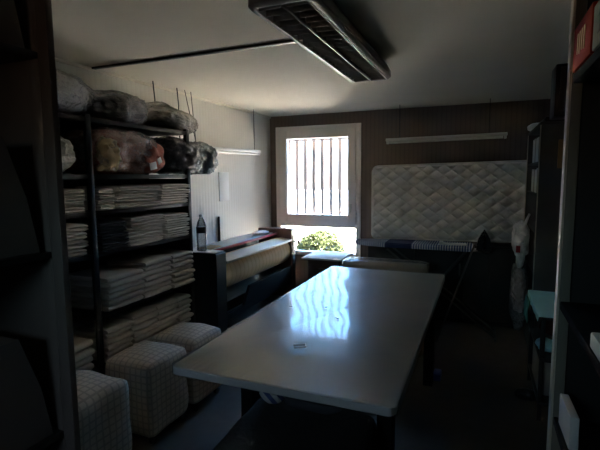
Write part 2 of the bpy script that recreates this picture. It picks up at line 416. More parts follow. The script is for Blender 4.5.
# ------------------------------------------------------------------ ceiling light
def fixture():
    x0, x1, y0, y1, zb = -.902, -.625, 1.66, 3.24, 2.33
    t = thing('ceiling_light', 'long grey ceiling light fitting with double louvre grid, switched off', 'ceiling light', ((x0+x1)/2, (y0+y1)/2, zb))
    poly = []
    def rr(x0, x1, y0, y1, r, n=6):
        pts = []
        for cx, cy, a0 in ((x1-r, y0+r, -PI/2), (x1-r, y1-r, 0), (x0+r, y1-r, PI/2), (x0+r, y0+r, PI)):
            for k in range(n+1):
                a = a0+k/n*PI/2; pts.append((cx+r*math.cos(a), cy+r*math.sin(a)))
        return pts
    b = bmesh.new()
    lv = [(rr(x0+.05, x1-.05, y0+.05, y1-.05, .03), H), (rr(x0+.012, x1-.012, y0+.012, y1-.012, .05), H-.028), (rr(x0-.012, x1+.012, y0-.012, y1+.012, .06), H-.07), (rr(x0-.014, x1+.014, y0-.014, y1+.014, .06), zb+.012), (rr(x0, x1, y0, y1, .05), zb), (rr(x0+.016, x1-.016, y0+.02, y1-.02, .02), zb), (rr(x0+.018, x1-.018, y0+.022, y1-.022, .02), zb+.06)]
    rings = [[b.verts.new((p[0], p[1], z)) for p in poly] for poly, z in lv]
    n = len(rings[0])
    for i in range(len(rings)-1):
        for k in range(n): b.faces.new((rings[i][k], rings[i][(k+1) % n], rings[i+1][(k+1) % n], rings[i+1][k]))
    b.faces.new(rings[0]); b.faces.new(rings[-1])
    bmesh.ops.recalc_face_normals(b, faces=b.faces[:])
    obj('housing', b, M['housing'], t)
    for xx in (x0+.019, x1-.025):
        obj('edge_rail', bx(xx, xx+.006, y0+.022, y1-.022, zb-.004, zb+.03, .002), M['light_metal'], t)
    obj('center_rail', bx((x0+x1)/2-.004, (x0+x1)/2+.004, y0+.022, y1-.022, zb-.001, zb+.04, .002), M['mid_metal'], t)
    for s in (-1, 1):
        xa = (x0+x1)/2+s*.07
        for k in range(22):
            yy = y0+.05+k*(y1-y0-.1)/21
            obj('louvre_blade', bx(xa-.057, xa+.057, yy-.002, yy+.002, zb+.001, zb+.035), M['louvre'], t)
        obj('lamp_tube', cyl(bmesh.new(), (xa, y0+.05, zb+.047), (xa, y1-.05, zb+.047), .011), M['tube'], t)
fixture()

def batten(name, label, p0, p1, wires):
    p0, p1 = Vector(p0), Vector(p1); c = (p0+p1)/2
    t = thing(name, label, 'strip light', c, 'unlit strip lights hung on wires')
    d = (p1-p0); L = d.length; rz = math.atan2(d.y, d.x); ry = -math.asin(d.z/L)
    R = rotm(rz=rz) @ Matrix.Rotation(ry, 4, 'Y')
    obj('batten_body', box(bmesh.new(), c+Vector((0, 0, .014)), (L, .05, .032), .005, rot=R), M['light_metal'], t)
    obj('lamp_tube', cyl(bmesh.new(), p0+d*.03-Vector((0, 0, .018)), p1-d*.03-Vector((0, 0, .018)), .013), M['tube'], t)
    for f in (.015, .985):
        obj('end_cap', box(bmesh.new(), p0+d*f-Vector((0, 0, .010)), (.022, .045, .045), .004, rot=R), M['light_metal'], t)
    for f, dx, dy in wires:
        q = p0+d*f+Vector((0, 0, .03))
        obj('wire', tube(bmesh.new(), [q, q+Vector((dx*.5, dy*.5, (H-q.z)*.5)), (q.x+dx, q.y+dy, H)], .0035, 6), M['dark_metal'], t)
batten('strip_light', 'white strip light hanging from wires along the left wall', (-2.56, 3.60, 1.923), (-2.55, 4.915, 1.945), ((.91, 0, 0), (.02, 0, -.06), (.025, .0, -.16)))
batten('strip_light', 'white strip light hanging above the mattress on the back wall', (-1.036, 5.17, 2.045), (.235, 5.17, 2.062), ((.12, 0, 0), (.86, 0, 0)))
for k, (yy, lab) in enumerate(((3.045, 'dark wire hanging from the ceiling, nearer of two behind the bagged bedding'), (3.36, 'dark wire hanging from the ceiling beside the clear bag peak'))):
    tag(obj('hanging_wire', tube(bmesh.new(), [(-2.56, yy, H), (-2.555, yy+.01, 2.30), (-2.56, yy, 2.12), (-2.56, yy+.02, 2.0)], .005, 6), M['dark_metal']), lab, 'wire')

tag(obj('paper_notice', bx(-2.667, -2.660, 4.17, 4.375, 1.385, 1.705, .002), M['notice']), 'tall white paper notice stuck on the left wall', 'paper')
tag(obj('wall_pipe', tube(bmesh.new(), [(XL+.012, 4.135, .9), (XL+.012, 4.135, 1.22)], .012, 8), M['dark_metal']), 'short dark pipe on left wall above the ironing machine', 'pipe')

# ------------------------------------------------------------------ linen shelving, left wall
SX0, SX1 = -2.655, -2.205
SHZ = [.45, .79, 1.18, 1.445, 1.672, 2.02]
YS = [1.0, 2.03, 3.01]
rk = thing('shelving_rack', 'tall black metal shelving rack packed with linen along the left wall', 'shelves', ((SX0+SX1)/2, 2.0, 0))
for yy in YS:
    for xx in (SX0+.02, SX1-.02):
        b = bx(xx-.02, xx+.02, yy-.003, yy+.003, 0, 2.035, .001); bx(xx+(.016 if xx > -2.4 else -.02), xx+(.02 if xx > -2.4 else -.016), yy-.02, yy+.02, 0, 2.035, .001, b)
        obj('upright', b, M['dark_metal'], rk)
for i in range(2):
    for z in SHZ:
        obj('shelf', bx(SX0+.006, SX1-.012, YS[i]+.004, YS[i+1]-.004, z-.028, z, .003), M['dark_metal'], rk)
obj('back_sheet', bx(SX0-.006, SX0+.004, YS[0], YS[2], .11, 2.0), M['dark_metal'], rk)
obj('end_sheet', bx(SX0+.004, SX1-.004, YS[2]+.006, YS[2]+.012, .11, 1.64), M['dark_metal'], rk)
obj('bottom_shelf', bx(SX0, SX1, YS[0]+.004, YS[2]-.004, .08, .11, .003), M['dark_metal'], rk)

def linen(x0, x1, y0, y1, z0, z1, seed, folds=2):
    """one folded cloth: rounded fold towards the room, thin layers showing at the front, wavy"""
    b = bmesh.new(); h = z1-z0; n = 14; ny = 12
    prof = [(x0, 0), (x0, 1.0)]
    top = [(x0+(x1-x0-.02)*k/5, 1.0) for k in range(1, 6)]
    front = []
    for f in range(folds):
        zc = 1-(f+.5)/folds
        for k in range(7):
            a = PI/2-k/6*PI
            front.append((x1-.02+.02*math.cos(a), zc+.5/folds*math.sin(a)*.97))
    bot = [(x0+(x1-x0-.02)*k/5, 0.0) for k in range(5, 0, -1)]
    prof = [(x0, 0.0), (x0, 1.0)]+top+front+bot
    rows = []
    for j in range(ny+1):
        t = j/ny; y = y0+(y1-y0)*t; e = abs(2*t-1)
        row = []
        for (px, pz) in prof:
            w1 = noise.noise(Vector((seed*1.7, y*6, 2.0)))*.012*(1 if px > x0+.1 else 0)
            sag = noise.noise(Vector((seed*.9, y*5, px*4)))*.22*h*(pz)*.5
            rnd = (1-max(0, (e-.8)/.2)**2*.28) if e > .8 else 1
            zz = z0+h*(.5+(pz-.5)*rnd)+sag*0.6
            row.append(b.verts.new((px+w1, y+noise.noise(Vector((seed, px*6, 4)))*.012*(1 if j in (0, ny) else 0), min(max(zz, z0), z1))))
        rows.append(row)
    m = len(prof)
    for j in range(ny):
        for k in range(m): b.faces.new((rows[j][k], rows[j][(k+1) % m], rows[j+1][(k+1) % m], rows[j+1][k]))
    b.faces.new(rows[0]); b.faces.new(rows[-1][::-1])
    bmesh.ops.recalc_face_normals(b, faces=b.faces[:])
    return b
ORD = ['topmost', 'second', 'third', 'fourth', 'fifth', 'sixth', 'seventh', 'eighth']
def stack(where, shelf, y0, y1, n, th, m='linen', word='white', depth=.40, lean=0.0, folds=2, x1=None, item='folded sheet'):
    z = SHZ[shelf]+.001; rnd = random.Random(hash(round(y0*100)+shelf*1000))
    for k in range(n):
        jx = rnd.uniform(-.012, .012); jy = rnd.uniform(-.008, .008)
        t = th*rnd.uniform(.93, 1.07)
        if z+t > (SHZ[shelf+1]-.04 if shelf < 5 else 9): break
        xx1 = (SX1+.004 if x1 is None else x1)+jx+lean*k
        o = obj('folded_sheet', linen(xx1-depth, xx1, y0+jy, y1+jy, z, z+t, y0*31+shelf*7+k*1.3, folds), M[m])
        o['n'] = k; z += t+.0004
        stack.items.append((where, k, n, word, o, item))
stack.items = []
# highest linen shelf (fifth up), right bay and left bay
W = {}
stack('first stack right of the upright, highest linen shelf', 3, 2.078, 2.20, 4, .033, 'linen', 'greyish', folds=2)
stack('wide middle stack, highest linen shelf', 3, 2.24, 2.63, 4, .037, 'linen', 'white')
stack('window-end stack, highest linen shelf', 3, 2.66, 2.985, 4, .038, 'linen', 'white')
stack('stack left of the upright, highest linen shelf', 3, 1.60, 1.975, 4, .036, 'linen', 'greyish')
# next shelf
stack('wide middle stack, second linen shelf down', 2, 2.33, 2.67, 5, .041, 'linen', 'beige')
stack('window-end stack, second linen shelf down', 2, 2.70, 2.985, 5, .037, 'linen', 'beige')
stack('stack left of the upright, second linen shelf down', 2, 1.66, 1.978, 4, .048, 'linen', 'beige')
stack('shadow-coloured stack, second linen shelf down', 2, 2.078, 2.30, 5, .038, 'linen_shade', 'darkened')  # dark colour stands for the shadow at this end of the shelf
# third shelf, thick quilts
stack('stack beside the upright, third linen shelf down', 1, 2.078, 2.40, 6, .037, 'linen_cool', 'thick grey', depth=.36, folds=1, x1=-2.17)
stack('middle stack, third linen shelf down', 1, 2.42, 2.71, 7, .037, 'linen_cool', 'thick grey', depth=.36, folds=1, x1=-2.17)
stack('window-end stack, third linen shelf down', 1, 2.73, 2.985, 7, .038, 'linen_cool', 'thick grey', depth=.36, folds=1, x1=-2.17)
# lowest shelf above the bins
stack('first stack right of the upright, lowest linen shelf', 0, 2.078, 2.30, 6, .038, 'linen_cool', 'grey', depth=.36, folds=1)
stack('second stack from the upright, lowest linen shelf', 0, 2.31, 2.56, 6, .040, 'linen_cool', 'grey', depth=.36, folds=1)
stack('third stack from the upright, lowest linen shelf', 0, 2.57, 2.80, 6, .040, 'linen_cool', 'grey', depth=.36, folds=1)
stack('window-end stack, lowest linen shelf', 0, 2.81, 2.985, 6, .040, 'linen_cool', 'grey', depth=.36, folds=1)
stack('stack above the nearest bin', 0, 1.62, 1.97, 4, .052, 'linen_cool', 'grey', depth=.38, folds=1)
cnt = {}
for it in stack.items: cnt[it[0]] = cnt.get(it[0], 0)+1
for where, k, n, word, o, item in stack.items:
    r = cnt[where]-1-k
    nm = 'topmost' if r == 0 else ('bottom' if k == 0 else ORD[r]+' from top')
    short = where
    tag(o, '%s %s sheet in the %s' % (nm, word, short), 'folded sheet', 'folded sheets of the '+where)
    del o['n']

# rolled white blanket in the left bay
b = bmesh.new()
blob(b, (-2.40, 1.765, SHZ[4]+.122), (.20, .215, .12), 3, .06, 3, 2.8, 6, ridge=.08, crink=.05)
o = obj('rolled_blanket', b, M['linen'])
tag(o, 'rolled pale blanket on the shelf left of the rack upright, under the grey bags', 'blanket')

def bag(name, label, c, r, m, seed, film='bagfilm', rot=None, extra=None, cat='bag of bedding', group='bedding in plastic bags on the rack', ex=2.6, grow=1.06):
    t = thing(name, label, cat, (c[0], c[1], c[2]-r[2]), group)
    obj('bedding', blob(bmesh.new(), c, r, seed, .11, 3.2, ex, 5, ridge=.10, rot=rot, crink=.05), M[m], t)
    sh = obj('plastic_bag', blob(bmesh.new(), (c[0], c[1], c[2]+r[2]*(grow-1)), tuple(v*grow for v in r), seed, .11, 3.2, ex, 6, ridge=.10, rot=rot, crink=.07), M[film], t)
    if extra: extra(t)
    return t
ZT = SHZ[5]
bag('bagged_duvet', 'grey duvet in plastic bag on the rack top, nearest the doorpost', (-2.42, 1.71, ZT+.125), (.205, .42, .125), 'duvet_grey', 1, film='bagclear')
bag('bagged_duvet', 'dark slate duvet in plastic bag in the middle of the rack top', (-2.42, 2.43, ZT+.102), (.20, .235, .10), 'duvet_blue', 2)
def peak(t):
    obj('bag_peak', blob(bmesh.new(), (-2.48, 3.0, ZT+.165), (.10, .13, .08), 9, .15, 4, 2.2, 4, ridge=.2), M['bagclear'], t)
bag('bagged_duvet', 'beige duvet in plastic bag at the window end of the rack top', (-2.415, 3.0, ZT+.09), (.19, .265, .085), 'duvet_beige', 4, extra=peak, rot=rotm(rx=-.12))
# orange bag on the shelf below
def stripes(t):
    obj('red_fabric', blob(bmesh.new(), (-2.30, 2.58, SHZ[4]+.13), (.125, .15, .115), 22, .15, 4, 3, 4, ridge=.1), M['rust'], t)
    obj('tan_fabric', blob(bmesh.new(), (-2.29, 2.20, SHZ[4]+.13), (.11, .09, .11), 23, .15, 4, 3, 4, ridge=.1), M['tan'], t)
    obj('white_print', box(bmesh.new(), (-2.155, 2.53, SHZ[4]+.06), (.004, .07, .05), .001, rot=rotm(rx=.2)), M['paper'], t)
    obj('white_print', box(bmesh.new(), (-2.155, 2.60, SHZ[4]+.10), (.004, .04, .04), .001, rot=rotm(rx=.5)), M['paper'], t)
bag('bagged_blanket', 'orange and rust blankets in a clear plastic bag on the second shelf', (-2.40, 2.375, SHZ[4]+.150), (.20, .30, .145), 'orange', 5, ex=3.4, extra=stripes)
bag('bagged_duvet', 'black duvet in clear plastic bag poking past the window end of rack', (-2.385, 3.01, SHZ[4]+.140), (.21, .225, .13), 'duvet_dark', 6, ex=2.8, film='bagfilm', rot=rotm(rx=-.10))
bag('bagged_pillow', 'small dark pillow in loose clear bag hanging off the rack end', (-2.40, 3.42, SHZ[4]+.12), (.14, .12, .115), 'duvet_blue', 8, ex=2.3, film='bagclear', grow=1.22)

# ------------------------------------------------------------------ covered bins on casters
def bin_(label, x0, x1, y0, y1, h, seed):
    t = thing('laundry_bin', label, 'laundry bin', ((x0+x1)/2, (y0+y1)/2, 0), 'checked covered bins on casters')
    b = bmesh.new(); tb = bmesh.new(); bmesh.ops.create_cube(tb, size=1)
    bmesh.ops.subdivide_edges(tb, edges=tb.edges[:], cuts=11, use_grid_fill=True)
    for v in tb.verts:
        p = v.co*2; ex = 14.0
        k = max(abs(p.x), abs(p.y), abs(p.z))/((abs(p.x)**ex+abs(p.y)**ex+abs(p.z)**ex)**(1/ex))
        q = Vector((p.x*k*(x1-x0)/2, p.y*k*(y1-y0)/2, p.z*k*(h-.05)/2))
        nz = noise.noise(q*7+Vector((seed*5, 0, 0)))*.010
        top = max(0, p.z)**4*(1-p.x*p.x)*(1-p.y*p.y)*.025
        v.co = q+q.normalized()*nz+Vector((0, 0, top))
    merge(b, tb, Matrix.Translation(((x0+x1)/2, (y0+y1)/2, .05+(h-.05)/2)))
    obj('cover', b, M['bin_cover'], t, ang=80)
    for xx in (x0+.05, x1-.04):
        for yy in (y0+.05, y1-.05):
            w_ = cyl(bmesh.new(), (xx-.011, yy, .025), (xx+.011, yy, .025), .025, n=18)
            c_ = obj('caster', w_, M['black'], t)
            f_ = bx(xx-.016, xx+.016, yy-.012, yy+.012, .045, .06, .003); bx(xx-.017, xx-.013, yy-.010, yy+.010, .02, .05, .001, f_); bx(xx+.013, xx+.017, yy-.010, yy+.010, .02, .05, .001, f_)
            obj('fork', f_, M['chrome'], c_)
bin_('checked fabric-covered bin nearest the dark doorpost', -2.18, -1.80, 1.44, 1.85, .53, 1)
bin_('checked fabric-covered bin in the middle of the row of three', -2.17, -1.80, 2.00, 2.38, .52, 2)
bin_('checked fabric-covered bin farthest along, next to the ironing machine', -2.17, -1.79, 2.43, 2.80, .52, 3)

# ------------------------------------------------------------------ rotary ironing machine
def ironer():
    X0, X1, YA, YB_, ZD = -2.44, -1.985, 3.185, 4.59, 1.005
    t = thing('ironing_machine', 'long dark rotary ironing machine with a cream padded roller against the left wall', 'ironing machine', (-2.2, 3.9, 0))
    def cap(y0, y1, ztop, m, nm, xb):
        b = prism(bmesh.new(), [(xb, 0.02), (X1-.03, .02), (X1-.03, .30), (X1, .36), (X1, ztop-.01), (X1-.01, ztop), (xb, ztop)], y0, y1, 'Y')
        return obj(nm, b, m, t, ang=30)
    c1 = cap(3.035, YA-.002, 1.025, M['dark_metal'], 'end_cabinet', X0)
    obj('cap_top', bx(X0, X1-.02, 3.035, YA-.002, 1.0255, 1.031, .002), M['steel_blue'], c1)
    c2 = cap(YB_+.002, 4.70, 1.055, M['brown_red'], 'end_cabinet', X0+.03)
    obj('side_panel', bx(X1-.004, X1+.004, YB_+.02, 4.68, .45, .98, .003), M['dark_metal'], c2)
    b = cyl(bmesh.new(), (X1, 4.66, .905), (X1+.05, 4.66, .905), .008); cyl(b, (X1+.045, 4.66, .905), (X1+.075, 4.66, .905), .016)
    obj('lever', b, M['black'], c2)
    obj('roller', cyl(bmesh.new(), (-2.15, YA, .80), (-2.15, YB_, .80), .15, n=48), M['cream_pad'], t, ang=60)
    obj('feed_board', box(bmesh.new(), (-2.055, (YA+YB_)/2, .935), (.155, YB_-YA, .024), .006, rot=rotm(ry=.12)), M['cream_board'], t)
    obj('deck', bx(X0, -2.215, YA, YB_, .975, ZD, .005), M['steel_blue'], t)
    obj('red_bar', bx(-2.190, -2.160, YA, YB_, .985, ZD+.004, .005), M['red_bar'], t)
    obj('tan_strip', bx(-2.36, -2.225, YA+.03, 3.52, ZD+.001, ZD+.006, .002), M['tan'], t)
    obj('rear_panel', bx(X0, X0+.02, YA, YB_, .12, .975, .003), M['dark_metal'], t)
    obj('tray', box(bmesh.new(), (-2.17, (YA+YB_)/2, .585), (.30, YB_-YA, .012), .002, rot=rotm(ry=.10)), M['steel_blue'], t)
    b = prism(bmesh.new(), [(YA+.30, .47), (YA+.42, .63), (YB_, .63), (YB_, .42), (YA, .42), (YA, .47)], -2.015, -1.99, 'X')
    obj('front_panel', b, M['dark_metal'], t)
    obj('kick_panel', bx(-2.035, -2.015, YA, YB_, .08, .24, .003), M['dark_metal'], t)
    obj('lower_shelf', bx(-2.40, -2.035, YA, YB_, .25, .265, .002), M['steel_blue'], t)
ironer()
# bottle on the ironer end
BQ = (-2.165, 3.10, 1.032)
t = thing('water_bottle', 'clear plastic water bottle with dark label on the ironing machine end', 'bottle', BQ)
pr = [(.033, 0), (.041, .006), (.042, .05), (.039, .06), (.042, .07), (.042, .20), (.040, .215), (.032, .245), (.017, .275), (.0145, .285), (.0145, .292)]
obj('bottle_body', lathe(bmesh.new(), pr, BQ), M['bottleplastic'], t)
obj('label_band', lathe(bmesh.new(), [(.0425, .155), (.043, .157), (.043, .203), (.0425, .205)], BQ), M['black'], t)
obj('bottle_cap', lathe(bmesh.new(), [(.0155, .286), (.016, .288), (.016, .304), (.014, .307)], BQ), M['paper'], t)
b = bmesh.new(); blob(b, (-2.30, 4.44, 1.006+.016), (.07, .12, .016), 4, .1, 4, 3, 4)
tag(obj('folded_cloth', b, M['linen_cool']), 'small pale folded cloth on far end of the ironing machine', 'cloth')

# small white-topped drawer unit beneath the window
t = thing('window_table', 'white-topped small table with dark drawers under the window', 'side table', (-1.72, 5.08, 0))
obj('table_top', bx(-1.965, -1.475, 4.82, 5.35, .668, .690, .005), M['paper'], t)
obj('carcass', bx(-1.90, -1.52, 4.88, 5.33, .10, .668, .004), M['wood_dark'], t)
for z0, z1 in ((.11, .27), (.285, .45), (.465, .655)):
    d = obj('drawer', bx(-1.885, -1.535, 4.862, 4.879, z0, z1, .004), M['wood_dark'], t)
    obj('drawer_handle', bx(-1.75, -1.67, 4.845, 4.862, (z0+z1)/2-.006, (z0+z1)/2+.006, .003), M['mid_metal'], d)
for xx in (-1.885, -1.535):
    for yy in (4.90, 5.31):
        obj('leg', bx(xx-.018, xx+.018, yy-.018, yy+.018, 0, .10, .003), M['wood_dark'], t)

# ------------------------------------------------------------------ big wrapped table
def table():
    x0, x1, y0, y1, z0, z1 = -1.205, -.250, 1.465, 3.70, .812, .85
    t = thing('work_table', 'large pressing table with its pale board wrapped in clear plastic film', 'table', ((x0+x1)/2, (y0+y1)/2, 0))
    b = bmesh.new(); r = .03
    pts = []
    for cx, cy, a0 in ((x1-r, y0+r, -PI/2), (x1-r, y1-r, 0), (x0+r, y1-r, PI/2), (x0+r, y0+r, PI)):
        for k in range(7):
            a = a0+k/6*PI/2; pts.append((cx+r*math.cos(a), cy+r*math.sin(a)))
    lv = [(.004, z0), (0, z0+.004), (0, z1-.005), (.005, z1)]
    rings = []
    cx, cy = (x0+x1)/2, (y0+y1)/2
    for ins, z in lv:
        rings.append([b.verts.new((p[0]-ins*(1 if p[0] > cx else -1), p[1]-ins*(1 if p[1] > cy else -1), z)) for p in pts])
    n = len(pts)
    for i in range(3):
        for k in range(n): b.faces.new((rings[i][k], rings[i][(k+1) % n], rings[i+1][(k+1) % n], rings[i+1][k]))
    b.faces.new(rings[0][::-1]); b.faces.new(rings[-1])
    top = obj('tabletop', b, M['board'], t)
    # film: fine grid draped over board with pulled creases at both short ends
    b = bmesh.new(); nx, ny = 120, 170; g = .005; rows = []
    for j in range(ny+1):
        v = j/ny; y = y0-g+(y1-y0+2*g)*(v if True else 0); row = []
        for i in range(nx+1):
            u = i/nx; x = x0-g+(x1-x0+2*g)*u
            dn = (y-y0); df = (y1-y)
            w_ = max(0, 1-max(dn, 0)/.15)**1.3; w2 = max(0, 1-max(df, 0)/.12)**1.5
            k1 = noise.noise(Vector((u*34+noise.noise(Vector((u*4, v*9, 0)))*1.5, dn*1.2, 3)))
            k2 = noise.noise(Vector((u*30, df*1.5, 9)))
            z = z1+.0035+(.020*w_)*abs(k1)*(.3+.7*abs(noise.noise(Vector((u*5, 0, 1)))*2))+.003*w2*abs(k2)
            z += .0042*noise.noise(Vector((x*4.0+y*2.2, y*2.2-x*1.4, 0)))+.0008*noise.noise(Vector((x*10+y*3, y*6, 4)))+.00008*noise.noise(Vector((x*24+y*7, y*9, 0)))
            z += .012*math.exp(-(((x+.40)/.45)**2+((y-1.78)/.42)**2))*(1-math.exp(-(max(dn, 0)/.22)**2))*(1-math.exp(-(max(0, x1-x)/.12)**2))
            # rounded corners
            ccx = min(max(x, x0+r), x1-r); ccy = min(max(y, y0+r), y1-r); d = Vector((x-ccx, y-ccy))
            if d.length > r+g: d = d.normalized()*(r+g); 
            row.append(b.verts.new((ccx+d.x, ccy+d.y, z)))
        rows.append(row)
    for j in range(ny):
        for i in range(nx): b.faces.new((rows[j][i], rows[j][i+1], rows[j+1][i+1], rows[j+1][i]))
    # skirt down the edge
    edge = [rows[0][i] for i in range(nx+1)]+[rows[j][nx] for j in range(1, ny+1)]+[rows[ny][i] for i in range(nx-1, -1, -1)]+[rows[j][0] for j in range(ny-1, 0, -1)]
    low = [b.verts.new((v.co.x, v.co.y, z0-.002)) for v in edge]; m = len(edge)
    for k in range(m): b.faces.new((edge[k], low[k], low[(k+1) % m], edge[(k+1) % m]))
    obj('plastic_wrap', b, M['film'], t, ang=75)
    for (lx, ly) in ((-1.13, 2.03), (-.388, 2.03), (-1.13, 3.50), (-.34, 3.50)):
        obj('leg', bx(lx-.035, lx+.035, ly-.05, ly+.05, 0, .77, .004), M['shelf_black'], t)
    b = bmesh.new(); bx(-1.165, -.325, 2.01, 2.05, .77, .811, .003, b); bx(-1.165, -.305, 3.48, 3.52, .77, .811, .003, b); bx(-1.15, -1.11, 2.05, 3.48, .77, .811, .003, b); bx(-.37, -.33, 2.05, 3.48, .77, .811, .003, b)
    obj('under_frame', b, M['dark_metal'], t)
table()
# little white clip on film, and specks of torn plastic
b = tube(bmesh.new(), [(-.775, 1.800, .880), (-.725, 1.825, .881), (-.715, 1.800, .881), (-.760, 1.775, .880)], .005, 8)
tag(obj('plastic_clip', b, M['paper']), 'small white bent plastic clip lying on the wrapped table', 'clip')
for i, (xx, yy, lab) in enumerate(((-1.055, 2.42, 'small white scrap of tape on table film, left of the clip'), (-.845, 2.48, 'tiny pale scrap on table film within the window reflection'), (-.72, 2.30, 'tiny pale scrap on table film, beyond the clip to the right'))):
    tag(obj('scrap', box(bmesh.new(), (xx, yy, .862), (.022, .012, .004), .001, rot=rotm(rz=.5+i)), M['paper']), lab, 'scrap')

# low dark draped bench under the near end of the table
t = thing('draped_bench', 'low bench under a black cloth below the near end of the table', 'bench', (-.70, 1.5, 0))
b = bmesh.new(); tb = bmesh.new(); bmesh.ops.create_cube(tb, size=1); bmesh.ops.subdivide_edges(tb, edges=tb.edges[:], cuts=15, use_grid_fill=True)
for v in tb.verts:
    p = v.co*2; ex = 12
    k = max(abs(p.x), abs(p.y), abs(p.z))/((abs(p.x)**ex+abs(p.y)**ex+abs(p.z)**ex)**(1/ex))
    q = Vector((p.x*k*.305, p.y*k*.44, p.z*k*.275)); v.co = q+q.normalized()*noise.noise(q*6)*.012
merge(b, tb, Matrix.Translation((-.70, 1.53, .282)))
obj('cover_cloth', b, M['dark_cloth'], t, ang=80)
b = bmesh.new(); blob(b, (-.90, 1.84, .565+.055), (.062, .06, .055), 12, .14, 4, 2.5, 4)
tag(obj('striped_towel', b, wave_mat('blue_stripe', (.68, .68, .70, 1), (.10, .14, .32, 1), 'DIAGONAL', 9, .85, 0, True)), 'crumpled white towel with blue stripes on the black draped bench', 'towel')
b = bmesh.new(); blob(b, (-.70, 1.86, .565+.035), (.14, .08, .035), 13, .14, 4, 2.5, 4)
tag(obj('crumpled_cloth', b, M['duvet_dark']), 'crumpled dark cloth beside the striped towel under the table', 'cloth')
tag(obj('blue_container', bx(-.31, -.25, 3.56, 3.68, 0, .06, .01), M['blue']), 'small blue plastic tub on the floor by the right table leg', 'tub')

# wrapped carton behind the far end of the table
t = thing('wrapped_carton', 'brown padded carton in clear wrap standing behind the far end of the table', 'carton', (-.82, 4.17, 0))
obj('carton_body', bx(-1.215, -.445, 4.03, 4.30, .0, .815, .02, seg=3), M['cardboard'], t)
b = bmesh.new(); blob(b, (-.83, 4.165, .80), (.40, .145, .045), 31, .05, 5, 6, 5, ridge=.05, flat=False)
obj('clear_wrap', b, M['thinwrap'], t)

# ------------------------------------------------------------------ back wall: low cabinet, mattress, ironing board
t = thing('low_cabinet', 'low dark cabinet with plain doors beneath the leaning mattress', 'cabinet', (-.4, 5.3, 0))
obj('carcass', bx(-1.225, .40, 5.12, 5.44, .06, .875, .004), M['dark_metal'], t)
obj('plinth', bx(-1.20, .38, 5.15, 5.43, 0, .06), M['black'], t)
for k in range(3):
    d = obj('door', bx(-1.215+k*.537, -1.215+k*.537+.53, 5.10, 5.118, .07, .865, .004), M['dark_metal'], t)
    obj('door_handle', bx(-1.215+k*.537+.48, -1.215+k*.537+.495, 5.085, 5.10, .55, .68, .003), M['mid_metal'], d)
def mattress():
    x0, x1, z0, z1, d = -1.225, .665, .885, 1.765, .15
    yb = 5.315
    t = thing('mattress', 'pale quilted mattress leaning on its side against the back wall', 'mattress', ((x0+x1)/2, 5.38, z0))
    b = bmesh.new(); nx, nz = 260, 124; rows = []
    R = .07; cell = .165; cz = .125
    def outl(x, z):
        cx = min(max(x, x0+R), x1-R); cz_ = min(max(z, z0+R), z1-R); dd = Vector((x-cx, z-cz_))
        if dd.length > R: dd = dd.normalized()*R
        return cx+dd.x, cz_+dd.y
    for j in range(nz+1):
        row = []
        for i in range(nx+1):
            x = x0+(x1-x0)*i/nx; z = z0+(z1-z0)*j/nz
            u = (x-x0)/cell+(z-z0)/cz; v = (x-x0)/cell-(z-z0)/cz
            q = (abs(math.sin(PI*u))*abs(math.sin(PI*v)))**.45
            ed = min(x-x0, x1-x, z-z0, z1-z); f = min(1, ed/.03)
            X, Z = outl(x, z)
            row.append(b.verts.new((X, yb-.030*q*f-.004*f, Z+(X-x0)*.02)))
        rows.append(row)
    for j in range(nz):
        for i in range(nx): b.faces.new((rows[j][i], rows[j][i+1], rows[j+1][i+1], rows[j+1][i]))
    edge = [rows[0][i] for i in range(nx+1)]+[rows[j][nx] for j in range(1, nz+1)]+[rows[nz][i] for i in range(nx-1, -1, -1)]+[rows[j][0] for j in range(nz-1, 0, -1)]
    bk = [b.verts.new((v.co.x, yb+d-.005, v.co.z)) for v in edge]; m = len(edge)
    for k in range(m): b.faces.new((edge[k], edge[(k+1) % m], bk[(k+1) % m], bk[k]))
    b.faces.new(bk)
    bmesh.ops.recalc_face_normals(b, faces=b.faces[:])
    loop = [(v.co.x, yb-.003, v.co.z) for v in edge[::2]]
    obj('quilted_body', b, M['mattress'], t, ang=50)
    b = tube(bmesh.new(), loop+[loop[0]], .008, 8); obj('piping', b, M['piping'], t)
mattress()

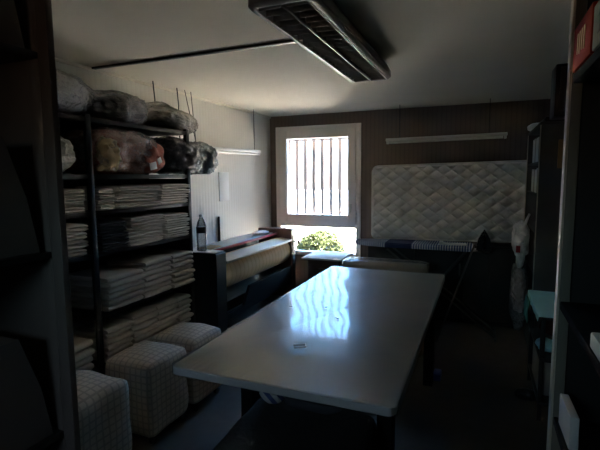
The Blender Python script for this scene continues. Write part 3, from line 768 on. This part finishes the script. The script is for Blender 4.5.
def ironing_board():
    t = thing('ironing_board', 'ironing board with blue and white striped cover below the mattress', 'ironing board', (-.68, 4.82, 0))
    out = []
    x0, x1, yc, hw = -1.30, -.06, 4.82, .175
    prof = [(x0, .012), (x0+.02, .05), (x0+.07, .085), (x0+.16, .12), (x0+.30, .15), (x0+.45, .168), (x0+.60, hw), (x1-.03, hw), (x1, hw-.03)]
    out = [(x, yc-y) for x, y in prof]+[(x, yc+y) for x, y in prof[::-1]]
    b = prism(bmesh.new(), out, .890, .940, 'Z'); bmesh.ops.bevel(b, geom=[e for e in b.edges if abs(e.verts[0].co.z-e.verts[1].co.z) < 1e-5], offset=.012, segments=3, affect='EDGES')
    m = bpy.data.materials.new('striped_cover'); m.use_nodes = True; nt = m.node_tree; p = nt.nodes['Principled BSDF']; p.inputs['Roughness'].default_value = .85
    tc = nt.nodes.new('ShaderNodeTexCoord'); s = nt.nodes.new('ShaderNodeSeparateXYZ'); nt.links.new(tc.outputs['Object'], s.inputs[0])
    wv = nt.nodes.new('ShaderNodeTexWave'); wv.bands_direction = 'X'; wv.inputs['Scale'].default_value = 12.5; nt.links.new(tc.outputs['Object'], wv.inputs[0])
    r1 = nt.nodes.new('ShaderNodeValToRGB'); r1.color_ramp.interpolation = 'CONSTANT'; r1.color_ramp.elements[0].color = (.10, .15, .30, 1); r1.color_ramp.elements[1].color = (.52, .55, .62, 1); r1.color_ramp.elements[1].position = .58
    nt.links.new(wv.outputs[1], r1.inputs[0])
    r2 = nt.nodes.new('ShaderNodeValToRGB'); r2.color_ramp.interpolation = 'CONSTANT'
    mr = nt.nodes.new('ShaderNodeMapRange'); mr.inputs[1].default_value = -.68; mr.inputs[2].default_value = .68; nt.links.new(s.outputs[0], mr.inputs[0]); nt.links.new(mr.outputs[0], r2.inputs[0])
    e = r2.color_ramp.elements; e[0].color = (0, 0, 0, 1); e[1].position = .31; e[1].color = (1, 1, 1, 1); q = e.new(.515); q.color = (0, 0, 0, 1)
    mx = nt.nodes.new('ShaderNodeMix'); mx.data_type = 'RGBA'; nt.links.new(r2.outputs[0], mx.inputs[0]); nt.links.new(r1.outputs[0], mx.inputs[6]); mx.inputs[7].default_value = (.028, .045, .13, 1); nt.links.new(mx.outputs[2], p.inputs['Base Color'])
    obj('padded_top', b, m, t)
    b = bx(-.33, .10, 4.70, 4.94, .882, .889, .003); 
    obj('iron_rest', b, M['mid_metal'], t)
    for yy in (4.70, 4.94):
        obj('leg', tube(bmesh.new(), [(-.92, yy, .87), (-.30, yy, .40), (.18, yy, .02)], .011, 8), M['leg_metal'], t)
    for yy in (4.76, 4.88):
        obj('leg', tube(bmesh.new(), [(-.12, yy, .87), (-.45, yy, .45), (-.80, yy, .02)], .011, 8), M['leg_metal'], t)
    for xx, z in ((.18, .015), (-.80, .015)):
        obj('foot_bar', cyl(bmesh.new(), (xx, 4.64, z), (xx, 5.0, z), .014), M['leg_metal'], t)
    obj('crossbar', cyl(bmesh.new(), (-.39, 4.68, .46), (-.39, 4.96, .46), .008), M['leg_metal'], t)
ironing_board()
# folded white cloth on board
b = bx(-.36, -.12, 4.70, 4.78, .941, .958, .008, seg=3); bx(-.385, -.345, 4.69, 4.80, .941, .972, .008, b, 3)
tag(obj('white_pad', b, M['paper']), 'narrow white pressing pad lying on the striped ironing board', 'pad')
# iron standing on its heel
def iron():
    cx, cy, z0 = .045, 4.78, .889
    t = thing('steam_iron', 'black steam iron standing upright on the board end', 'iron', (cx, cy, z0))
    pts = [(-.072, 0), (-.070, .06), (-.055, .12), (-.028, .175), (0, .215), (.028, .175), (.055, .12), (.070, .06), (.072, 0)]
    b = prism(bmesh.new(), [(cx+x, z0+z) for x, z in pts], cy+.01, cy+.022, 'Y')
    obj('soleplate', b, M['mid_metal'], t)
    b = prism(bmesh.new(), [(cx+x*.96, z0+z*.98) for x, z in pts], cy-.05, cy+.01, 'Y'); bmesh.ops.bevel(b, geom=b.edges[:], offset=.012, segments=2, affect='EDGES')
    obj('body', b, M['black'], t)
    obj('handle', tube(bmesh.new(), [(cx, cy-.045, z0+.02), (cx, cy-.10, z0+.035), (cx, cy-.11, z0+.10), (cx, cy-.085, z0+.16), (cx, cy-.045, z0+.17)], .015, 10), M['black'], t)
    obj('cord', tube(bmesh.new(), [(cx, cy-.06, z0+.01), (cx-.03, cy-.12, z0+.02), (cx+.04, cy-.17, z0-.02), (cx+.06, cy-.16, z0-.3), (cx+.08, cy-.12, z0-.7)], .004, 6), M['black'], t)
iron()
tag(obj('wooden_pole', cyl(bmesh.new(), (-.04, 4.52, .985), (-.36, 4.40, .02), .009, n=10), M['mid_metal']), 'thin grey pole leaning against the iron end of the ironing board', 'pole')

# ------------------------------------------------------------------ right side bookcase and what is by it
def bookcase():
    x0, x1, y0, y1, h = .435, .80, 4.17, 5.26, 2.055
    t = thing('bookcase', 'tall dark bookcase with pale front edges at the right wall', 'bookcase', ((x0+x1)/2, (y0+y1)/2, 0))
    for a, c in ((y0, y0+.025), (y1-.025, y1)):
        p = obj('side_panel', bx(x0+.006, x1, a, c, 0, h, .002), M['wall_dark'], t)
        obj('edge_strip', bx(x0, x0+.006, a, c, 0, h, .001), M['pale_edge'], p)
    obj('back_panel', bx(x1-.012, x1, y0+.025, y1-.025, .05, h-.02), M['wall_dark'], t)
    obj('top_panel', bx(x0, x1, y0-.01, y1+.01, h, h+.025, .002), M['wall_dark'], t)
    for z in (.06, .42, .78, 1.14, 1.46, 1.74):
        obj('shelf', bx(x0+.01, x1-.012, y0+.025, y1-.025, z, z+.022, .002), M['wall_dark'], t)
    rr = random.Random(3)
    for z, ys, hh, lab in ((1.763, 4.24, .235, 'upper'), (1.483, 4.22, .225, 'lower')):
        y = ys; k = 0
        while y < 5.12 and k < 12:
            w_ = rr.uniform(.055, .075); h_ = hh*rr.uniform(.92, 1.0)
            o = obj('file_folder', bx(x0+.03, x0+.29, y, y+w_-.004, z, z+h_, .003), M['white_card'] if k % 4 else M['grey_card'])
            n_ = ['first', 'second', 'third', 'fourth', 'fifth', 'sixth', 'seventh', 'eighth', 'ninth', 'tenth', 'eleventh', 'twelfth'][k]
            tag(o, '%s file folder from the near end on the %s bookcase shelf' % (('pale ' if k % 4 else 'grey ')+n_, lab), 'folder', 'file folders on the bookcase')
            y += w_; k += 1
bookcase()
b = bmesh.new(); blob(b, (.50, 5.0, 2.08+.035), (.09, .20, .035), 41, .1, 4, 3, 4)
tag(obj('folded_bag', b, M['whitebag']), 'pale folded plastic bag on top of bookcase near the back wall', 'bag')
tag(obj('flat_case', bx(.47, .78, 4.2, 4.72, 2.081, 2.125, .01), M['black']), 'flat black case lying on top of the bookcase', 'case')
t = thing('wall_speaker', 'black boxy unit mounted high on right wall in front of the bookcase', 'wall unit', (.6, 3.3, 2.01))
obj('casing', bx(.405, .72, 3.22, 3.42, 2.01, 2.33, .008), M['black'], t)
obj('bracket', bx(.72, .82, 3.29, 3.35, 2.10, 2.24, .004), M['dark_metal'], t)
obj('side_plate', bx(.43, .46, 3.214, 3.22, 2.04, 2.31, .002), M['mid_metal'], t)
o = obj('hanging_pad', bx(.568, .618, 4.150, 4.169, 1.70, 1.93, .004), M['tan']); tag(o, 'narrow tan pad hanging on the bookcase end panel', 'pad')
# hanging white bag, clear bag below
t = thing('carrier_bag', 'white plastic carrier bag with red mark hanging on the bookcase', 'bag', (.385, 4.5, .95))
obj('bag_body', blob(bmesh.new(), (.345, 4.44, 1.07), (.065, .18, .145), 51, .16, 4, 2.6, 5, ridge=.15, flat=False), M['whitebag'], t)
obj('bag_flap', blob(bmesh.new(), (.345, 4.36, .93), (.035, .06, .10), 52, .2, 4, 2.2, 4, ridge=.1, flat=False), M['whitebag'], t)
obj('bag_handle', tube(bmesh.new(), [(.37, 4.45, 1.17), (.41, 4.48, 1.28), (.415, 4.52, 1.29), (.38, 4.55, 1.18)], [.02, .009, .009, .02], 8), M['whitebag'], t)
obj('red_mark', box(bmesh.new(), (.318, 4.27, 1.0), (.035, .012, .06), .003), M['red'], t)
t = thing('clear_sack', 'clear plastic sack of pinkish cloths hanging below the white carrier bag', 'sack', (.37, 4.55, .3))
obj('contents', blob(bmesh.new(), (.36, 4.56, .57), (.06, .14, .20), 61, .16, 4, 2.4, 5, ridge=.12, flat=False), mat('pinkish_cloth', (.40, .31, .30, 1), .9, bump=.5, bump_scale=30), t)
obj('plastic_sack', blob(bmesh.new(), (.36, 4.56, .52), (.07, .16, .30), 62, .18, 4, 2.4, 5, ridge=.2, flat=False), M['bagclear'], t)
# trolley with cyan cloth
t = thing('trolley', 'dark two-tier trolley under a cyan cloth by the bookcase', 'trolley', (.58, 3.62, 0))
for xx in (.41, .77):
    for yy in (3.22, 3.86):
        obj('leg', bx(xx-.014, xx+.014, yy-.014, yy+.014, 0, .73, .003), M['dark_metal'], t)
for z in (.12, .42, .705):
    obj('shelf', bx(.395, .785, 3.19, 3.88, z, z+.022, .004), M['dark_metal'], t)
def cyan_cloth():
    b = bmesh.new(); n = 40; rows = []
    x0, x1, y0, y1, zt = .378, .79, 3.175, 3.90, .731
    prof = []
    for i in range(n+1):
        u = i/n; L = .035+(x1-x0); s = u*L   # hangs 12 cm down the room side
        row = []
        for j in range(n+1):
            v = j/n; y = y0+(y1-y0)*v
            wob = noise.noise(Vector((s*6, y*9, 2)))*.004
            if s < .035: p = (x0-.002-.006*(.035-s)/.035*(1+noise.noise(Vector((y*14, 0, 0))))-abs(wob), y, zt-(.035-s)-(.01*noise.noise(Vector((y*8, 5, 0))) if s < .02 else 0))
            else: p = (x0+(s-.035), y, zt+abs(wob))
            row.append(b.verts.new(p))
        rows.append(row)
    for i in range(n):
        for j in range(n): b.faces.new((rows[i][j], rows[i][j+1], rows[i+1][j+1], rows[i+1][j]))
    bmesh.ops.recalc_face_normals(b, faces=b.faces[:])
    bmesh.ops.solidify(b, geom=b.faces[:], thickness=.003)
    t = thing('cyan_cloth', 'bright cyan cloth draped over the dark trolley', 'cloth', (.58, 3.63, .73))
    obj('cloth', b, M['cyan'], t)
    b = bmesh.new()
    for k in range(14):
        y = 3.66+k*.016
        tube(b, [(.366, y, .70), (.352, y+.004, .62), (.358+.006*math.sin(k), y+.01, .53+.012*(k % 3))], .006, 6)
    obj('teal_fringe', b, M['teal'], t)
cyan_cloth()
tag(obj('grey_carton', bx(.41, .66, 3.30, 3.72, .143, .375, .006), M['grey_card']), 'grey carton on the bottom tier of the dark trolley', 'carton')
b = bmesh.new(); blob(b, (.45, 3.36, .443+.04), (.06, .10, .03), 71, .15, 4, 2.5, 4)
tag(obj('cyan_rag', b, M['cyan']), 'small cyan rag on the middle tier of the trolley', 'rag')
b = bmesh.new(); blob(b, (.55, 3.72, .443+.06), (.10, .10, .06), 72, .15, 4, 2.5, 4)
tag(obj('rust_rag', b, mat('dark_rust_cloth', (.08, .02, .015, 1), .9)), 'dark rust cloth bundled on the middle tier of the trolley', 'cloth')
b = bmesh.new(); blob(b, (.36, 3.50, .04), (.08, .045, .04), 73, .08, 4, 2.4, 4)
tag(obj('black_shoe', b, M['black']), 'low black slipper shape on the floor before the trolley', 'shoe')

# ------------------------------------------------------------------ near shelving at right
def near_right():
    t = thing('storage_shelving', 'tall grey storage shelving at the right edge with pale front edge', 'shelving', (.42, .98, 0))
    for yy in (.44, 1.40):
        u = obj('upright', bx(.2145, .240, yy, yy+.04, 0, H-.05, .002), M['olive'], t)
        obj('edge_strip', bx(.2085, .2145, yy, yy+.04, 0, H-.05, .001), M['pale_edge'], u)
        obj('upright', bx(.72, .745, yy, yy+.04, 0, H-.05, .002), M['olive'], t)
    obj('back_panel', bx(.745, .757, .44, 1.44, 0, H-.05), M['dark_metal'], t)
    obj('end_panel', bx(.240, .72, 1.418, 1.43, 0, H-.05), M['dark_metal'], t)
    for z in (.10, .50, .930, 1.272, 1.890, 2.32):
        obj('shelf', bx(.216, .745, .48, 1.398, z, z+.024, .003), M['shelf_black'], t)
near_right()
t = thing('red_box', 'small red box with yellow print on upper shelf at right edge', 'box', (.27, 1.28, 1.915))
obj('carton', bx(.212, .33, 1.18, 1.39, 1.915, 2.025, .003), M['redbox'], t)
b = bmesh.new()
for k in range(4): bx(.2108, .2125, 1.245+k*.025, 1.257+k*.025, 1.945+(.004 if k % 2 else 0), 1.998, .0005, b)
obj('yellow_print', b, M['yellow'], t)
t = thing('grey_box', 'pale grey carton with dark hand holes beside the red box', 'box', (.29, 1.05, 1.915))
obj('carton', bx(.213, .40, .93, 1.168, 1.915, 2.01, .003), M['grey_card'], t)
for z in (1.975, 1.94):
    obj('hand_hole', bx(.2115, .2132, 1.085, 1.12, z, z+.018, .001), M['black'], t)
tag(obj('white_tray', bx(.217, .50, .72, 1.035, 1.2965, 1.33, .004), M['white_card']), 'white shallow tray on the middle shelf at right edge', 'tray')
tag(obj('white_carton', box(bmesh.new(), (.2335, 1.285, 1.005), (.022, .15, .085), .003, rot=rotm(rx=-.06)), M['white_card']), 'thin white card box tilted on the low shelf at right edge', 'carton')

# ------------------------------------------------------------------ near shelving at left
def near_left():
    t = thing('storage_shelving', 'tall dark grey storage shelving at the left edge of the doorway', 'shelving', (-1.5, .6, 0))
    for yy in (.10, .98):
        u = obj('upright', bx(-1.305, -1.252, yy, yy+.02, 0, H-.03, .002), M['mid_metal'], t)
        obj('flange', bx(-1.250, -1.205, yy-.001, yy+.022, 0, H-.03, .002), M['mid_metal'], u)
    obj('end_panel', bx(-1.72, -1.305, .985, .997, 0, H-.03), M['mid_metal'], t)
    obj('back_panel', bx(-1.735, -1.722, .10, 1.0, 0, H-.03), M['dark_metal'], t)
    for z in (.25, .82, 1.42, 2.03):
        obj('shelf', bx(-1.72, -1.252, .12, .98, z-.02, z, .002), M['dark_metal'], t)
near_left()
for z, lab in ((.82, 'dark grey slanted holder on the lower near-left shelf'), (1.42, 'dark grey slanted holder on the middle near-left shelf'), (2.03, 'dark grey slanted holder on the highest near-left shelf')):
    top = .35
    poly = [(.30, z+.001), (.955, z+.001), (.925, z+.17), (.865, z+top), (.30, z+top)]
    b = prism(bmesh.new(), poly, -1.62, -1.27, 'X')
    tag(obj('document_holder', b, M['mid_metal']), lab, 'holder', 'slanted holders on the near-left shelves')
